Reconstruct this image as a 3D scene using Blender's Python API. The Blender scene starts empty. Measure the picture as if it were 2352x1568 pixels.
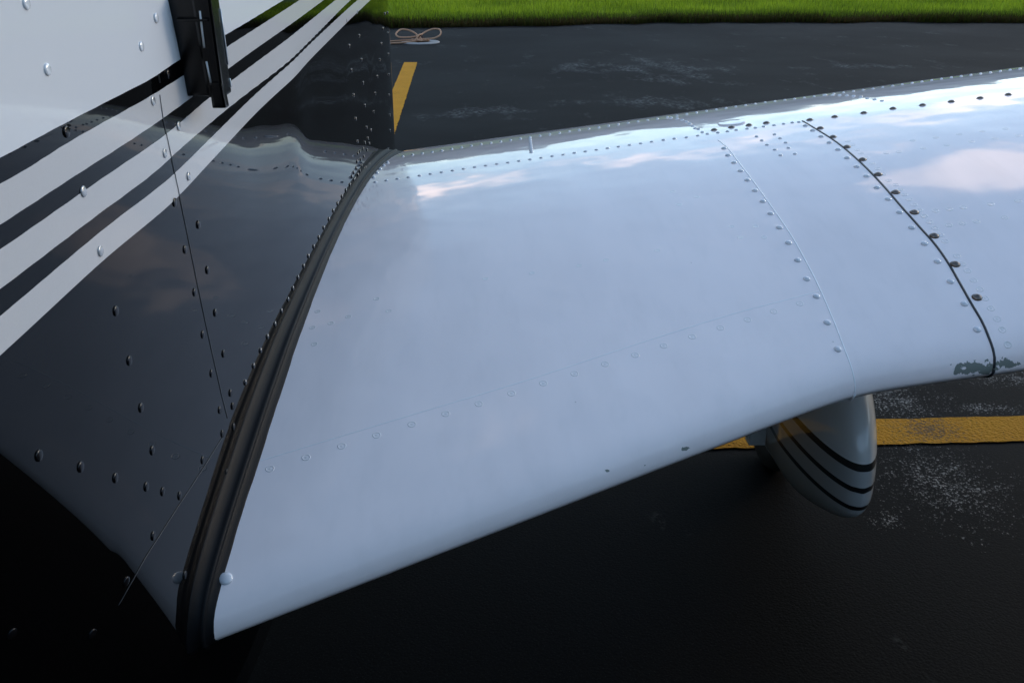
import bpy, bmesh, math, random
import numpy as np
from mathutils import Vector, Matrix

random.seed(7)
rng = np.random.default_rng(7)
scene = bpy.context.scene
COL = scene.collection
R = math.radians

# ------------------------------------------------------------------ camera
CAM_H = 1.35
FPX = 2250.0                      # focal length in pixels of a 2352 px wide frame
PITCH = math.atan(934.0 / FPX)
YAW = R(3.43)
cam_d = bpy.data.cameras.new('camera')
cam_d.sensor_width = 36.0
cam_d.lens = FPX / 2352.0 * 36.0
cam_d.clip_start = 0.02
cam_d.clip_end = 2000.0
cam = bpy.data.objects.new('camera', cam_d)
COL.objects.link(cam)
cam.location = (0, 0, CAM_H)
cam.rotation_euler = (math.pi / 2 - PITCH, 0, -YAW)
scene.camera = cam

# ------------------------------------------------------------------ sky and sun
SUN_EL, SUN_AZ = R(11), R(60)      # azimuth clockwise from +Y (aft); a veiled low sun off the wing tip side
world = bpy.data.worlds.new('World')
scene.world = world
world.use_nodes = True
wt = world.node_tree
for n in list(wt.nodes):
    wt.nodes.remove(n)


def wn(t, **kw):
    n = wt.nodes.new(t)
    for k, v in kw.items():
        setattr(n, k, v)
    return n


def wmath(op, a, b=None, clamp=False):
    n = wn('ShaderNodeMath', operation=op, use_clamp=clamp)
    for i, v in enumerate((a, b)):
        if v is None:
            continue
        if isinstance(v, (int, float)):
            n.inputs[i].default_value = v
        else:
            wt.links.new(v, n.inputs[i])
    return n.outputs[0]


sky = wn('ShaderNodeTexSky', sky_type='NISHITA', sun_disc=False)
sky.sun_elevation = SUN_EL
sky.sun_rotation = SUN_AZ
sky.altitude = 50
sky.air_density = 1.0
sky.dust_density = 0.5
sky.ozone_density = 1.3
geo = wn('ShaderNodeTexCoord')
sep = wn('ShaderNodeSeparateXYZ')
wt.links.new(geo.outputs['Generated'], sep.inputs[0])
zc = wmath('ADD', wmath('MAXIMUM', sep.outputs['Z'], 0.0), 0.10)
comb = wn('ShaderNodeCombineXYZ')
wt.links.new(wmath('DIVIDE', sep.outputs['X'], zc), comb.inputs[0])
wt.links.new(wmath('DIVIDE', sep.outputs['Y'], zc), comb.inputs[1])
cn = wn('ShaderNodeTexNoise')
cn.inputs['Scale'].default_value = 2.6
cn.inputs['Detail'].default_value = 4
cn.inputs['Roughness'].default_value = 0.56
cn.inputs['Distortion'].default_value = 0.25
cmap = wn('ShaderNodeMapping')
cmap.inputs['Location'].default_value = (0.35, 0.2, 3.1)
cmap.inputs['Scale'].default_value = (1.0, 0.8, 1.0)
wt.links.new(comb.outputs[0], cmap.inputs[0])
wt.links.new(cmap.outputs[0], cn.inputs['Vector'])


def cloud_bank(c, r):
    mp = wn('ShaderNodeMapping')
    mp.inputs['Location'].default_value = (-c[0] / r[0], -c[1] / r[1], 0)
    mp.inputs['Scale'].default_value = (1 / r[0], 1 / r[1], 1)
    wt.links.new(comb.outputs[0], mp.inputs[0])
    gr = wn('ShaderNodeTexGradient', gradient_type='SPHERICAL')
    wt.links.new(mp.outputs[0], gr.inputs[0])
    return gr.outputs['Fac']


banks = wmath('MULTIPLY', cloud_bank((.64, 1.06), (.26, .32)), 1.25)
for c_, r_ in (((.35, 2.40), (1.7, .40)), ((3.0, 1.2), (1.8, 1.0)), ((-1.6, -1.2), (1.6, 1.2))):
    banks = wmath('MAXIMUM', banks, wmath('MULTIPLY', cloud_bank(c_, r_), .60))
cr = wn('ShaderNodeValToRGB')
cr.color_ramp.elements[0].position = 0.62
cr.color_ramp.elements[0].color = (0, 0, 0, 1)
cr.color_ramp.elements[1].position = 0.78
cr.color_ramp.elements[1].color = (1, 1, 1, 1)
wt.links.new(wmath('ADD', cn.outputs['Fac'], wmath('MULTIPLY', banks, .42)), cr.inputs[0])
mixc = wn('ShaderNodeMix', data_type='RGBA')
wt.links.new(wmath('MULTIPLY', cr.outputs[0], 0.85), mixc.inputs[0])
wt.links.new(sky.outputs[0], mixc.inputs[6])
mixc.inputs[7].default_value = (9.6, 7.5, 6.5, 1)
bg = wn('ShaderNodeBackground')
bg.inputs['Strength'].default_value = 0.15
wt.links.new(mixc.outputs[2], bg.inputs['Color'])
wo = wn('ShaderNodeOutputWorld')
wt.links.new(bg.outputs[0], wo.inputs[0])

sun_d = bpy.data.lights.new('sun', 'SUN')
sun_d.energy = 0.22
sun_d.angle = R(12)
sun_d.color = (1.0, 0.87, 0.74)
sun = bpy.data.objects.new('sun', sun_d)
COL.objects.link(sun)
to_sun = Vector((math.sin(SUN_AZ) * math.cos(SUN_EL), math.cos(SUN_AZ) * math.cos(SUN_EL), math.sin(SUN_EL)))
sun.rotation_euler = to_sun.to_track_quat('Z', 'Y').to_euler()

scene.view_settings.view_transform = 'Standard'
scene.view_settings.look = 'None'
scene.view_settings.gamma = 1.0
scene.view_settings.exposure = 1.53
scene.view_settings.use_curve_mapping = False
scene.cycles.max_bounces = 6


# ------------------------------------------------------------------ helpers
def tag(o, label=None, cat=None, group=None, kind=None):
    if label:
        o['label'] = label
    if cat:
        o['category'] = cat
    if group:
        o['group'] = group
    if kind:
        o['kind'] = kind
    return o


def link(name, me, mat, parent=None, smooth=True):
    o = bpy.data.objects.new(name, me)
    COL.objects.link(o)
    if mat is not None and not me.materials:
        me.materials.append(mat)
    if smooth:
        me.polygons.foreach_set('use_smooth', [True] * len(me.polygons))
    if parent is not None:
        o.parent = parent
    return o


def mesh_from(name, verts, faces):
    me = bpy.data.meshes.new(name)
    me.from_pydata([tuple(map(float, v)) for v in verts], [], faces)
    me.update()
    return me


def grid_faces(nu, nv, wrap_v=False, flip=False):
    fs = []
    for i in range(nu - 1):
        for j in range(nv if wrap_v else nv - 1):
            k = (j + 1) % nv
            q = (i * nv + j, i * nv + k, (i + 1) * nv + k, (i + 1) * nv + j)
            fs.append(q[::-1] if flip else q)
    return fs


def spline(xs, ys, n=2000):
    """monotone-ish smooth table (Catmull-Rom) for np.interp"""
    xs = np.array(xs, float)
    ys = np.array(ys, float)
    m = np.gradient(ys, xs)
    X = np.linspace(xs[0], xs[-1], n)
    k = np.clip(np.searchsorted(xs, X) - 1, 0, len(xs) - 2)
    h = xs[k + 1] - xs[k]
    t = (X - xs[k]) / h
    Y = ((2 * t**3 - 3 * t**2 + 1) * ys[k] + (t**3 - 2 * t**2 + t) * h * m[k]
         + (-2 * t**3 + 3 * t**2) * ys[k + 1] + (t**3 - t**2) * h * m[k + 1])
    return X, Y


def tube(path, rad, nseg=8, closed=False, cap=True):
    """verts, faces of a tube along a list of points; rad is a number or a list"""
    pts = [Vector(p) for p in path]
    n = len(pts)
    rads = [rad] * n if isinstance(rad, (int, float)) else rad
    vs, fs = [], []
    up = Vector((0, 0, 1))
    prev = None
    for i, p in enumerate(pts):
        a = pts[(i - 1) % n] if (closed or i > 0) else p
        b = pts[(i + 1) % n] if (closed or i < n - 1) else p
        t = (b - a).normalized()
        if prev is None:
            s = t.cross(up)
            if s.length < 1e-3:
                s = t.cross(Vector((1, 0, 0)))
            s.normalize()
        else:
            s = (prev - t * prev.dot(t)).normalized()
        prev = s
        w = t.cross(s)
        for k in range(nseg):
            an = 2 * math.pi * k / nseg
            vs.append(p + (s * math.cos(an) + w * math.sin(an)) * rads[i])
    for i in range(n if closed else n - 1):
        i2 = (i + 1) % n
        for k in range(nseg):
            k2 = (k + 1) % nseg
            fs.append((i * nseg + k, i * nseg + k2, i2 * nseg + k2, i2 * nseg + k))
    if cap and not closed:
        fs.append(tuple(range(nseg))[::-1])
        fs.append(tuple((n - 1) * nseg + k for k in range(nseg)))
    return vs, fs


# ---- a small node helper for materials
class Mat:
    def __init__(self, name):
        self.m = bpy.data.materials.new(name)
        self.m.use_nodes = True
        self.t = self.m.node_tree
        self.b = self.t.nodes['Principled BSDF']

    def n(self, t, **kw):
        n = self.t.nodes.new(t)
        for k, v in kw.items():
            setattr(n, k, v)
        return n

    def l(self, a, b):
        self.t.links.new(a, b)

    def set(self, **kw):
        for k, v in kw.items():
            s = self.b.inputs[k.replace('_', ' ')]
            if hasattr(v, 'is_output'):
                self.l(v, s)
            else:
                s.default_value = v
        return self

    def obj(self):
        return self.n('ShaderNodeTexCoord').outputs['Object']

    def mapped(self, vec, loc=(0, 0, 0), scale=(1, 1, 1), rot=(0, 0, 0)):
        m = self.n('ShaderNodeMapping')
        m.inputs['Location'].default_value = loc
        m.inputs['Scale'].default_value = scale
        m.inputs['Rotation'].default_value = rot
        self.l(vec, m.inputs[0])
        return m.outputs[0]

    def noise(self, vec, scale, detail=4, rough=0.5, dist=0.0):
        n = self.n('ShaderNodeTexNoise')
        n.inputs['Scale'].default_value = scale
        n.inputs['Detail'].default_value = detail
        n.inputs['Roughness'].default_value = rough
        n.inputs['Distortion'].default_value = dist
        self.l(vec, n.inputs['Vector'])
        return n.outputs['Fac']

    def voronoi(self, vec, scale, feature='F1', out='Distance'):
        n = self.n('ShaderNodeTexVoronoi', feature=feature)
        n.inputs['Scale'].default_value = scale
        self.l(vec, n.inputs['Vector'])
        return n.outputs[out]

    def math(self, op, a, b=None, clamp=False):
        n = self.n('ShaderNodeMath', operation=op, use_clamp=clamp)
        for i, v in enumerate((a, b)):
            if v is None:
                continue
            if isinstance(v, (int, float)):
                n.inputs[i].default_value = v
            else:
                self.l(v, n.inputs[i])
        return n.outputs[0]

    def ramp(self, fac, stops, interp='LINEAR'):
        r = self.n('ShaderNodeValToRGB')
        r.color_ramp.interpolation = interp
        e = r.color_ramp.elements
        while len(e) < len(stops):
            e.new(0.5)
        for k, (p, c) in enumerate(stops):
            e[k].position = p
            e[k].color = c if len(c) == 4 else (*c, 1)
        self.l(fac, r.inputs[0])
        return r.outputs[0]

    def mix(self, fac, a, b, blend='MIX'):
        n = self.n('ShaderNodeMix', data_type='RGBA', blend_type=blend)
        for i, v in ((0, fac), (6, a), (7, b)):
            if hasattr(v, 'is_output'):
                self.l(v, n.inputs[i])
            elif isinstance(v, tuple):
                n.inputs[i].default_value = v if len(v) == 4 else (*v, 1)
            else:
                n.inputs[i].default_value = v
        return n.outputs[2]

    def bump(self, height, strength, dist):
        n = self.n('ShaderNodeBump')
        n.inputs['Strength'].default_value = strength
        n.inputs['Distance'].default_value = dist
        self.l(height, n.inputs['Height'])
        self.l(n.outputs[0], self.b.inputs['Normal'])
        return n

    def blob(self, vec, c, r):
        """1 inside an ellipsoid, falling to 0 at its rim"""
        v = self.mapped(vec, loc=tuple(-c[i] / r[i] for i in range(3)), scale=tuple(1 / r[i] for i in range(3)))
        g = self.n('ShaderNodeTexGradient', gradient_type='SPHERICAL')
        self.l(v, g.inputs[0])
        return g.outputs['Fac']


# ------------------------------------------------------------------ materials
def mat_wing():
    m = Mat('white_wing_paint')
    o = m.obj()
    grime = m.noise(m.mapped(o, scale=(1, .22, 1)), 11, 3, .6)
    col = m.mix(m.ramp(grime, [(.35, (0, 0, 0)), (.8, (1, 1, 1))]), (.90, .825, .815), (.845, .775, .765))
    stk = m.noise(m.mapped(o, loc=(2, 0, 0), scale=(1, .07, 1)), 38, 3, .65)
    col = m.mix(m.math('MULTIPLY', m.ramp(stk, [(.5, (0, 0, 0)), (.75, (1, 1, 1))]), .20), col, (.70, .655, .645))
    # dirty specks
    sp = m.ramp(m.voronoi(m.mapped(o, loc=(3.1, .4, 0)), 26), [(.0, (1, 1, 1)), (.035, (0, 0, 0))])
    pick = m.ramp(m.noise(o, 13, 2), [(.56, (0, 0, 0)), (.6, (1, 1, 1))])
    col = m.mix(m.math('MULTIPLY', m.math('MULTIPLY', sp, pick), .7), col, (.25, .22, .19))
    # chipped paint on the leading edge
    ch = None
    for c, r in WEAR:
        g = m.blob(o, c, r)
        ch = g if ch is None else m.math('MAXIMUM', ch, g)
    edge = m.math('ADD', ch, m.math('MULTIPLY', m.math('SUBTRACT', m.noise(o, 110, 3, .7), .5), 1.9))
    chip = m.ramp(m.math('MULTIPLY', edge, m.math('GREATER_THAN', ch, .02)), [(.44, (0, 0, 0)), (.46, (1, 1, 1))])
    col = m.mix(chip, col, (.21, .235, .21))
    rough = m.math('ADD', m.math('MULTIPLY', grime, .10), .02)
    rough = m.math('ADD', rough, m.math('MULTIPLY', chip, .35))
    m.set(Base_Color=col, Roughness=.45, IOR=1.45, Coat_Weight=1.0, Coat_IOR=1.35, Coat_Roughness=rough)
    m.b.inputs['Specular IOR Level'].default_value = .0
    h = m.noise(o, 6.5, 2, .5)
    b = m.bump(h, .55, .006)
    m.l(b.outputs[0], m.b.inputs['Coat Normal'])
    return m.m


def mat_fuselage():
    m = Mat('striped_fuselage_paint')
    o = m.obj()
    a = m.n('ShaderNodeAttribute', attribute_name='stripe')
    s = m.math('MULTIPLY', m.math('ADD', a.outputs['Fac'], 2.0), .1)
    W, B, S = (.74, .75, .765), (.0018, .0018, .002), (.57, .56, .555)
    st = [(0, W)]
    for k in range(7):
        st.append(((k + 2) * .1, (B, S, B, S, B, S, B)[k]))
    col = m.ramp(s, st, 'CONSTANT')
    isS = m.ramp(s, [(0, (0, 0, 0))] + [((k + 2) * .1, ((0, 0, 0), (1, 1, 1))[k % 2]) for k in range(7)], 'CONSTANT')
    flake = m.noise(o, 700, 2, .7)
    col = m.mix(m.math('MULTIPLY', isS, m.math('MULTIPLY', flake, .6)), col, (.66, .66, .67))
    m.set(Base_Color=col, Roughness=.42, Metallic=m.math('MULTIPLY', isS, .12),
          Coat_Weight=1.0, Coat_IOR=1.26,
          Coat_Roughness=m.math('ADD', .004, m.math('MULTIPLY', m.noise(o, 14, 3, .6), .02)))
    m.b.inputs['Specular IOR Level'].default_value = 0.0
    b = m.bump(m.noise(o, 4.0, 1, .4), .12, .006)
    m.l(b.outputs[0], m.b.inputs['Coat Normal'])
    return m.m


def simple(name, col, rough=.5, metal=0.0, coat=0.0, noise=0.0, nscale=30, bump=0.0, spec=.5):
    m = Mat(name)
    o = m.obj()
    c = col
    if noise:
        dark = tuple(v * (1 - noise) for v in col)
        lite = tuple(min(1, v * (1 + noise)) for v in col)
        c = m.mix(m.noise(o, nscale, 4, .6), dark, lite)
    else:
        c = (*col, 1)
    m.set(Base_Color=c, Roughness=rough, Metallic=metal, Coat_Weight=coat, Coat_Roughness=.06, Specular_IOR_Level=spec)
    if bump:
        m.bump(m.noise(o, nscale * 2, 3, .6), bump, .002)
    return m.m


def mat_asphalt():
    m = Mat('sealed_asphalt')
    o = m.obj()
    grain = m.voronoi(o, 150)
    g2 = m.noise(o, 260, 2, .75)
    big = m.noise(o, .55, 3, .6)
    mid = m.noise(m.mapped(o, scale=(1, .45, 1)), 2.6, 4, .7)
    col = m.mix(m.ramp(big, [(.35, (0, 0, 0)), (.7, (1, 1, 1))]), (.0023, .002, .0018), (.0048, .0041, .0036))
    col = m.mix(m.ramp(g2, [(.56, (0, 0, 0)), (.74, (1, 1, 1))]), col, (.024, .0235, .023))
    # pale scuffs, long and thin
    pale = None
    for c, r in SCUFF:
        g = m.blob(o, c, r)
        pale = g if pale is None else m.math('MAXIMUM', pale, g)
    scf = m.ramp(m.math('ADD', mid, m.math('MULTIPLY', pale, .22)), [(.60, (0, 0, 0)), (.74, (1, 1, 1))])
    scf = m.math('MULTIPLY', scf, m.ramp(m.noise(o, 24, 3, .8), [(.45, (0, 0, 0)), (.62, (1, 1, 1))]))
    col = m.mix(m.math('MULTIPLY', scf, .5), col, (.22, .22, .215))
    # pale speckles scattered in a few patches
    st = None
    for c, r in SPECKLES:
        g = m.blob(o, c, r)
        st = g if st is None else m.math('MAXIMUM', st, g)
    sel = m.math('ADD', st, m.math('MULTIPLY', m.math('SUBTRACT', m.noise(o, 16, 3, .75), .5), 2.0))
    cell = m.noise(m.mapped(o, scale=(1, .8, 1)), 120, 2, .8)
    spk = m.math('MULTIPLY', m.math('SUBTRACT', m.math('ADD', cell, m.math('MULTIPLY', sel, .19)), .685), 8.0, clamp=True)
    speckle = m.math('MULTIPLY', spk, m.math('GREATER_THAN', st, .005))
    col = m.mix(speckle, col, (.36, .335, .31))
    m.set(Base_Color=col, Roughness=m.math('ADD', .60, m.math('MULTIPLY', big, .25)))
    m.b.inputs['Specular IOR Level'].default_value = .06
    h = m.math('ADD', m.math('MULTIPLY', grain, -1.0), m.math('MULTIPLY', g2, .7))
    m.bump(h, .20, .003)
    return m.m


def mat_line():
    m = Mat('yellow_line_paint')
    o = m.obj()
    g2 = m.noise(o, 120, 4, .7)
    mid = m.noise(o, 9, 4, .6)
    wear = m.math('ADD', m.math('MULTIPLY', g2, .75), m.math('MULTIPLY', mid, .25))
    col = m.mix(m.noise(o, 5, 3), (.56, .23, .008), (.66, .31, .02))
    hole = m.ramp(wear, [(.37, (1, 1, 1)), (.42, (0, 0, 0))])
    col = m.mix(hole, col, (.03, .028, .027))
    g = m.blob(o, (1.38, 2.49, 0), (.24, .22, .2))
    wv = m.math('ADD', m.math('MULTIPLY', g, .30), m.math('SUBTRACT', m.noise(o, 130, 3, .8), .62))
    col = m.mix(m.ramp(wv, [(.10, (0, 0, 0)), (.16, (.75, .75, .75))]), col, (.085, .075, .07))
    m.set(Base_Color=col, Roughness=.8, Specular_IOR_Level=.12)
    m.bump(m.math('ADD', g2, m.math('MULTIPLY', m.voronoi(o, 95), -.8)), 1.0, .006)
    return m.m


SCUFF = [((2.0, 11.2, 0), (1.6, .9, 1)), ((2.1, 10.0, 0), (1.4, .6, 1)), ((1.8, 8.6, 0), (1.2, .5, 1)), ((4.6, 10.9, 0), (1.0, .5, 1)), ((.4, 8.2, 0), (.8, .5, 1)), ((6.5, 9.6, 0), (1.5, .4, 1))]
WEAR = []
SPECKLES = [((1.351, 2.70, 0), (.26, .26, .3)), ((1.284, 2.20, 0), (.26, .34, .3)), ((1.85, 2.83, 0), (.35, .10, .3)),
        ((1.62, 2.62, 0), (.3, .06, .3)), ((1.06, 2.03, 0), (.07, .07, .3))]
M_RUBBER = simple('black_root_seal_rubber', (.008, .0085, .0095), .50, noise=.5, nscale=25, bump=.05, spec=.08)
M_SEALANT_RECESS = simple('dark_sealant_and_recess_shade', (.012, .014, .018), .5)
M_SCREW = simple('dark_bronze_screw', (.17, .14, .12), .28, metal=.85, noise=.4, nscale=300)
M_RUST = simple('rust_ring', (.16, .085, .04), .8, noise=.4, nscale=400)
M_RIVW = simple('white_rivet_paint', (.62, .635, .66), .12, coat=1.0)
M_RIVR = simple('flush_rivet_paint', (.78, .745, .725), .14, coat=.6)
M_RIVF = simple('white_cowling_rivet_paint', (.80, .82, .84), .12, coat=1.0)
M_RIVB = simple('black_rivet_paint', (.004, .004, .005), .22, coat=0.0, spec=.35)
M_RIVS = simple('silver_rivet_paint', (.45, .455, .46), .25, metal=.3, coat=1.0)
M_EDGE = simple('pale_panel_edge', (.86, .87, .88), .35)
M_BLACKP = simple('matt_black_plastic', (.0016, .0016, .002), .22, noise=.3, nscale=60)
M_LIGHT = simple('pale_strip_paint', (.75, .74, .73), .35)
M_STRUT = simple('grubby_white_strut', (.66, .67, .68), .5, noise=.35, nscale=40)
M_TYRE = simple('tyre_rubber', (.006, .006, .006), .9, noise=.3, nscale=60)


# ------------------------------------------------------------------ surfaces of the aeroplane (z relative to the ground)
QT = np.array([0, .077, .265, .418, .516, .611, .698, .779, .86, .9225, 1.0])
GT = np.array([0, .104, .30, .475, .605, .735, .83, .905, .958, .985, 1.0])
QS, GS = spline(QT, GT)
YC, DI, YTE = 1.66, .123, 2.62


def y_le(x):
    d = np.asarray(x, float) - .4544
    return .99 - .5 * (-d + np.sqrt(d * d + .0016)) * .43


def z_le(x):
    return CAM_H - .481 + DI * (np.asarray(x) - .4544)


def z_crest(x):
    return CAM_H - .297 + DI * (np.asarray(x) - .6128)


def z_up(x, y):
    x = np.asarray(x, float)
    y = np.asarray(y, float)
    yl, zl, zk = y_le(x), z_le(x), z_crest(x)
    q = np.sqrt(np.clip((y - yl) / (YC - yl), 0, 1))
    front = zl + (zk - zl) * np.interp(q, QS, GS)
    d = np.maximum(y - YC, 0)
    back = zk - .21 * np.minimum(d, .55)**2 - .231 * np.maximum(d - .55, 0)
    return np.where(y < YC, front, back)


def z_low(x, y):
    x = np.asarray(x, float)
    y = np.asarray(y, float)
    yl, zl = y_le(x), z_le(x)
    s = np.clip((y - yl) / (YTE - yl), 0, 1)
    te = z_up(x, YTE) - .006
    dep = .009 * np.sqrt(np.clip(s / .006, 0, 1)) + .055 * (1 - (1 - np.clip(s / .3, 0, 1))**2)
    return (zl + (te - zl) * s**1.6) - dep * (1 - s)


ROOT = [(-.117, 1.933), (-.1401, 1.722), (-.1505, 1.659), (-.1619, 1.460), (-.1699, 1.376), (-.1757, 1.231),
        (-.1883, 1.067), (-.1962, .979), (-.1990, .867), (-.2056, .806), (-.2146, .739), (-.2185, .709)]
RY = np.array([.60, .66] + [p[1] for p in ROOT[::-1]] + [2.3, YTE + .05])
RX = np.array([-.2215, -.221] + [p[0] for p in ROOT[::-1]] + [-.098, -.09])
_pc = np.polyfit(RY[1:-2], RX[1:-2], 3)
RYS = np.linspace(.55, YTE + .05, 400)
RXS = np.where(RYS < 2.0, np.polyval(_pc, np.minimum(RYS, 2.0)), np.polyval(_pc, 2.0) + .06 * (RYS - 2.0))


def x_root(y):
    return np.interp(y, RYS, RXS)


FY, FX = spline([-1.2, -.9, -.5, 0, .45, .7, 1.0, 1.25, 1.66, 1.95, 2.2, 2.45, 3.0, 4.0, 6.5],
                [-.50, -.41, -.35, -.305, -.262, -.235, -.2115, -.191, -.162, -.140, -.1315, -.147, -.20, -.30, -.55])
DENTS = [(1.235, 1.145, .070, .065, -.0034), (1.06, 1.14, .07, .07, .0012), (1.60, 1.13, .09, .06, -.0012), (1.82, 1.12, .05, .06, .0008),
         (.75, 1.10, .10, .1, .0007), (.62, 1.0, .1, .12, -.0008), (.55, 1.2, .1, .08, .0005), (.88, .95, .08, .12, .0005)]


def x_fus(y, z):
    y = np.asarray(y, float)
    z = np.asarray(z, float)
    base = np.interp(y, FY, FX)
    zb = np.interp(y, [0, .48, .60, .71, .9], [CAM_H - .18, CAM_H - .22, CAM_H - .37, CAM_H - .55, CAM_H - .75])
    u = np.maximum(zb - z, 0)
    out = base - 1.15 * u**2 - .22 * np.maximum(z - (CAM_H - .12), 0)**2
    for (dy, dz, ry, rz, amp) in DENTS:
        out = out - amp * np.exp(-((y - dy) / ry)**2 - ((z - dz) / rz)**2)
    return out


# ---- reading positions off the surfaces along sight lines
_cp, _sp, _cy, _sy = math.cos(PITCH), math.sin(PITCH), math.cos(YAW), math.sin(YAW)
FW = np.array([_sy * _cp, _cy * _cp, -_sp])
RT = np.array([_cy, -_sy, 0.0])
UP = np.cross(RT, FW)
EYE = np.array([0, 0, CAM_H])


def sight(px, py):
    d = RT * (px - 1176) / FPX - UP * (py - 784) / FPX + FW
    return d / d[1]


def _solve(px, py, fn, lo, hi):
    d = sight(px, py)
    T = np.linspace(lo, hi, 1400)
    P = EYE[None, :] + d[None, :] * T[:, None]
    v = fn(P)
    idx = np.where((v[:-1] > 0) & (v[1:] <= 0))[0]
    if len(idx) == 0:
        return None
    k = idx[0]
    t = T[k] + (T[k + 1] - T[k]) * v[k] / (v[k] - v[k + 1] + 1e-12)
    return EYE + d * t


def on_wing(px, py):
    def fn(P):
        v = P[:, 2] - z_up(P[:, 0], P[:, 1])
        return np.where(P[:, 1] < y_le(P[:, 0]), 1.0, v)
    return _solve(px, py, fn, .5, 3.0)


def on_fus(px, py):
    return _solve(px, py, lambda P: P[:, 0] - x_fus(P[:, 1], P[:, 2]), .2, 4.5)


def wing_normal(p, e=.008):
    x, y = p[0], p[1]
    yy = max(y, float(y_le(x)) + e + .004)
    n = Vector((-(z_up(x + e, yy) - z_up(x - e, yy)) / (2 * e), -(z_up(x, yy + e) - z_up(x, yy - e)) / (2 * e), 1))
    return n.normalized()


def fus_normal(p, e=.012):
    y, z = p[1], p[2]
    n = Vector((1, -(x_fus(y + e, z) - x_fus(y - e, z)) / (2 * e), -(x_fus(y, z + e) - x_fus(y, z - e)) / (2 * e)))
    return n.normalized()


for pp, rr in [((2240, 844), (.038, .010, .012)), ((2270, 848), (.016, .010, .011)), ((2312, 834), (.020, .009, .009)), ((2212, 851), (.016, .006, .007)),
               ((1575, 1030), (.012, .005, .003)), ((1395, 1080), (.006, .004, .003)), ((1480, 1068), (.004, .003, .003))]:
    h = on_wing(*pp)
    if h is not None:
        WEAR.append((tuple(h), rr))
M_WING = mat_wing()
M_FUS = mat_fuselage()

# ------------------------------------------------------------------ ground
def ground_pt(px, py):
    d = sight(px, py)
    return EYE + d * (-CAM_H / d[2])


def mat_field():
    m = Mat('grass_field')
    o = m.obj()
    c = m.mix(m.noise(o, 1.3, 6, .7), (.06, .12, .008), (.14, .24, .018))
    m.set(Base_Color=c, Roughness=.8)
    m.bump(m.noise(o, 25, 4, .7), 1.0, .08)
    return m.m


field = mesh_from('field', [(-600, -600, -.03), (600, -600, -.03), (600, 900, -.03), (-600, 900, -.03)], [(0, 1, 2, 3)])
tag(link('grass_field', field, mat_field(), smooth=False), kind='structure')

edge_x = np.linspace(-60, 60, 401)
edge_y = np.interp(edge_x, [-60, -.7, 3.4, 9.5, 60], [15.0, 16.15, 17.0, 16.6, 15.5]) + np.interp(
    edge_x, np.linspace(-60, 60, 241), rng.normal(0, .11, 241))
av = [(-60, -30, 0), (60, -30, 0)] + [(float(x), float(y), 0) for x, y in zip(edge_x[::-1], edge_y[::-1])]
ap = mesh_from('apron', av, [tuple(range(len(av)))])
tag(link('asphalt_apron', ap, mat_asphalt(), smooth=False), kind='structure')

M_LINE = mat_line()


def ragged_strip(name, p0, p1, width, z=.004):
    p0, p1 = Vector(p0), Vector(p1)
    d = (p1 - p0)
    n = max(8, int(d.length / .03))
    s = Vector((-d.y, d.x, 0)).normalized() * width / 2
    vs = []
    for i in range(n + 1):
        c = p0 + d * (i / n)
        j1, j2 = random.gauss(0, .0022), random.gauss(0, .0022)
        a = c + s * (1 + j1 / width * 2)
        b = c - s * (1 + j2 / width * 2)
        vs += [(a.x, a.y, z), (b.x, b.y, z)]
    fs = [(2 * i + 1, 2 * i + 3, 2 * i + 2, 2 * i) for i in range(n)]
    return link(name, mesh_from(name, vs, fs), M_LINE, smooth=False)


tag(ragged_strip('painted_line', (-6, 2.555, 0), (9, 2.41, 0), .157), label='worn yellow painted line running behind the wheel fairing', kind='structure')
tag(ragged_strip('painted_line', (-.52, 5.2, 0), (-.463, 11.60, 0), .150), label='short yellow painted line beside the fuselage edge', kind='structure')

# ------------------------------------------------------------------ aeroplane
plane = bpy.data.objects.new('airplane', None)
COL.objects.link(plane)
plane.location = (0, 0, 0)
plane.empty_display_size = .3
tag(plane, 'light airplane, white wing, black and white fuselage with silver stripes', 'airplane')

# ---- wing: closed section lofted along the span
NS, XT = 46, 4.4
su = np.linspace(0, 1, 64)
front_q = np.linspace(0, 1, 44)


def wing_section(t):
    pts = []
    # lower surface, trailing edge to leading edge
    sl = np.concatenate([np.linspace(1, .14, 16), .14 * np.linspace(.96, 0, 16)**2])
    for s in sl:
        x = XT if t >= 1 else None
        y = y_le(0) + s * (YTE - y_le(0))
        for _ in range(6):
            xr = x_root(y)
            x = xr + (XT - xr) * t
            y = y_le(x) + s * (YTE - y_le(x))
        pts.append((float(x), float(y), float(z_low(x, y))))
    for q in front_q[1:]:
        y = 1.2
        for _ in range(6):
            xr = x_root(y)
            x = xr + (XT - xr) * t
            y = y_le(x) + q * q * (YC - y_le(x))
        pts.append((float(x), float(y), float(z_up(x, y))))
    for y in np.linspace(YC, YTE, 22)[1:]:
        xr = x_root(y)
        x = xr + (XT - xr) * t
        pts.append((float(x), float(y), float(z_up(x, y))))
    return pts


ts = np.concatenate([np.linspace(0, .22, 60), np.linspace(.22, 1, 22)[1:]])
wv, nv = [], None
for t in ts:
    sec = wing_section(t)
    nv = len(sec)
    wv += sec
# rounded tip
c = np.mean(np.array(wv[-nv:]), axis=0)
last = np.array(wv[-nv:])
for k, (dx, sc) in enumerate(((.05, .97), (.09, .88), (.12, .7), (.13, .3))):
    r = c + (last - c) * np.array([1, .5 + .5 * sc, sc])
    r[:, 0] += dx
    wv += [tuple(v) for v in r]
wf = grid_faces(len(ts) + 4, nv, wrap_v=True, flip=True)
wing = link('wing', mesh_from('wing', wv, wf), M_WING, plane)


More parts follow.
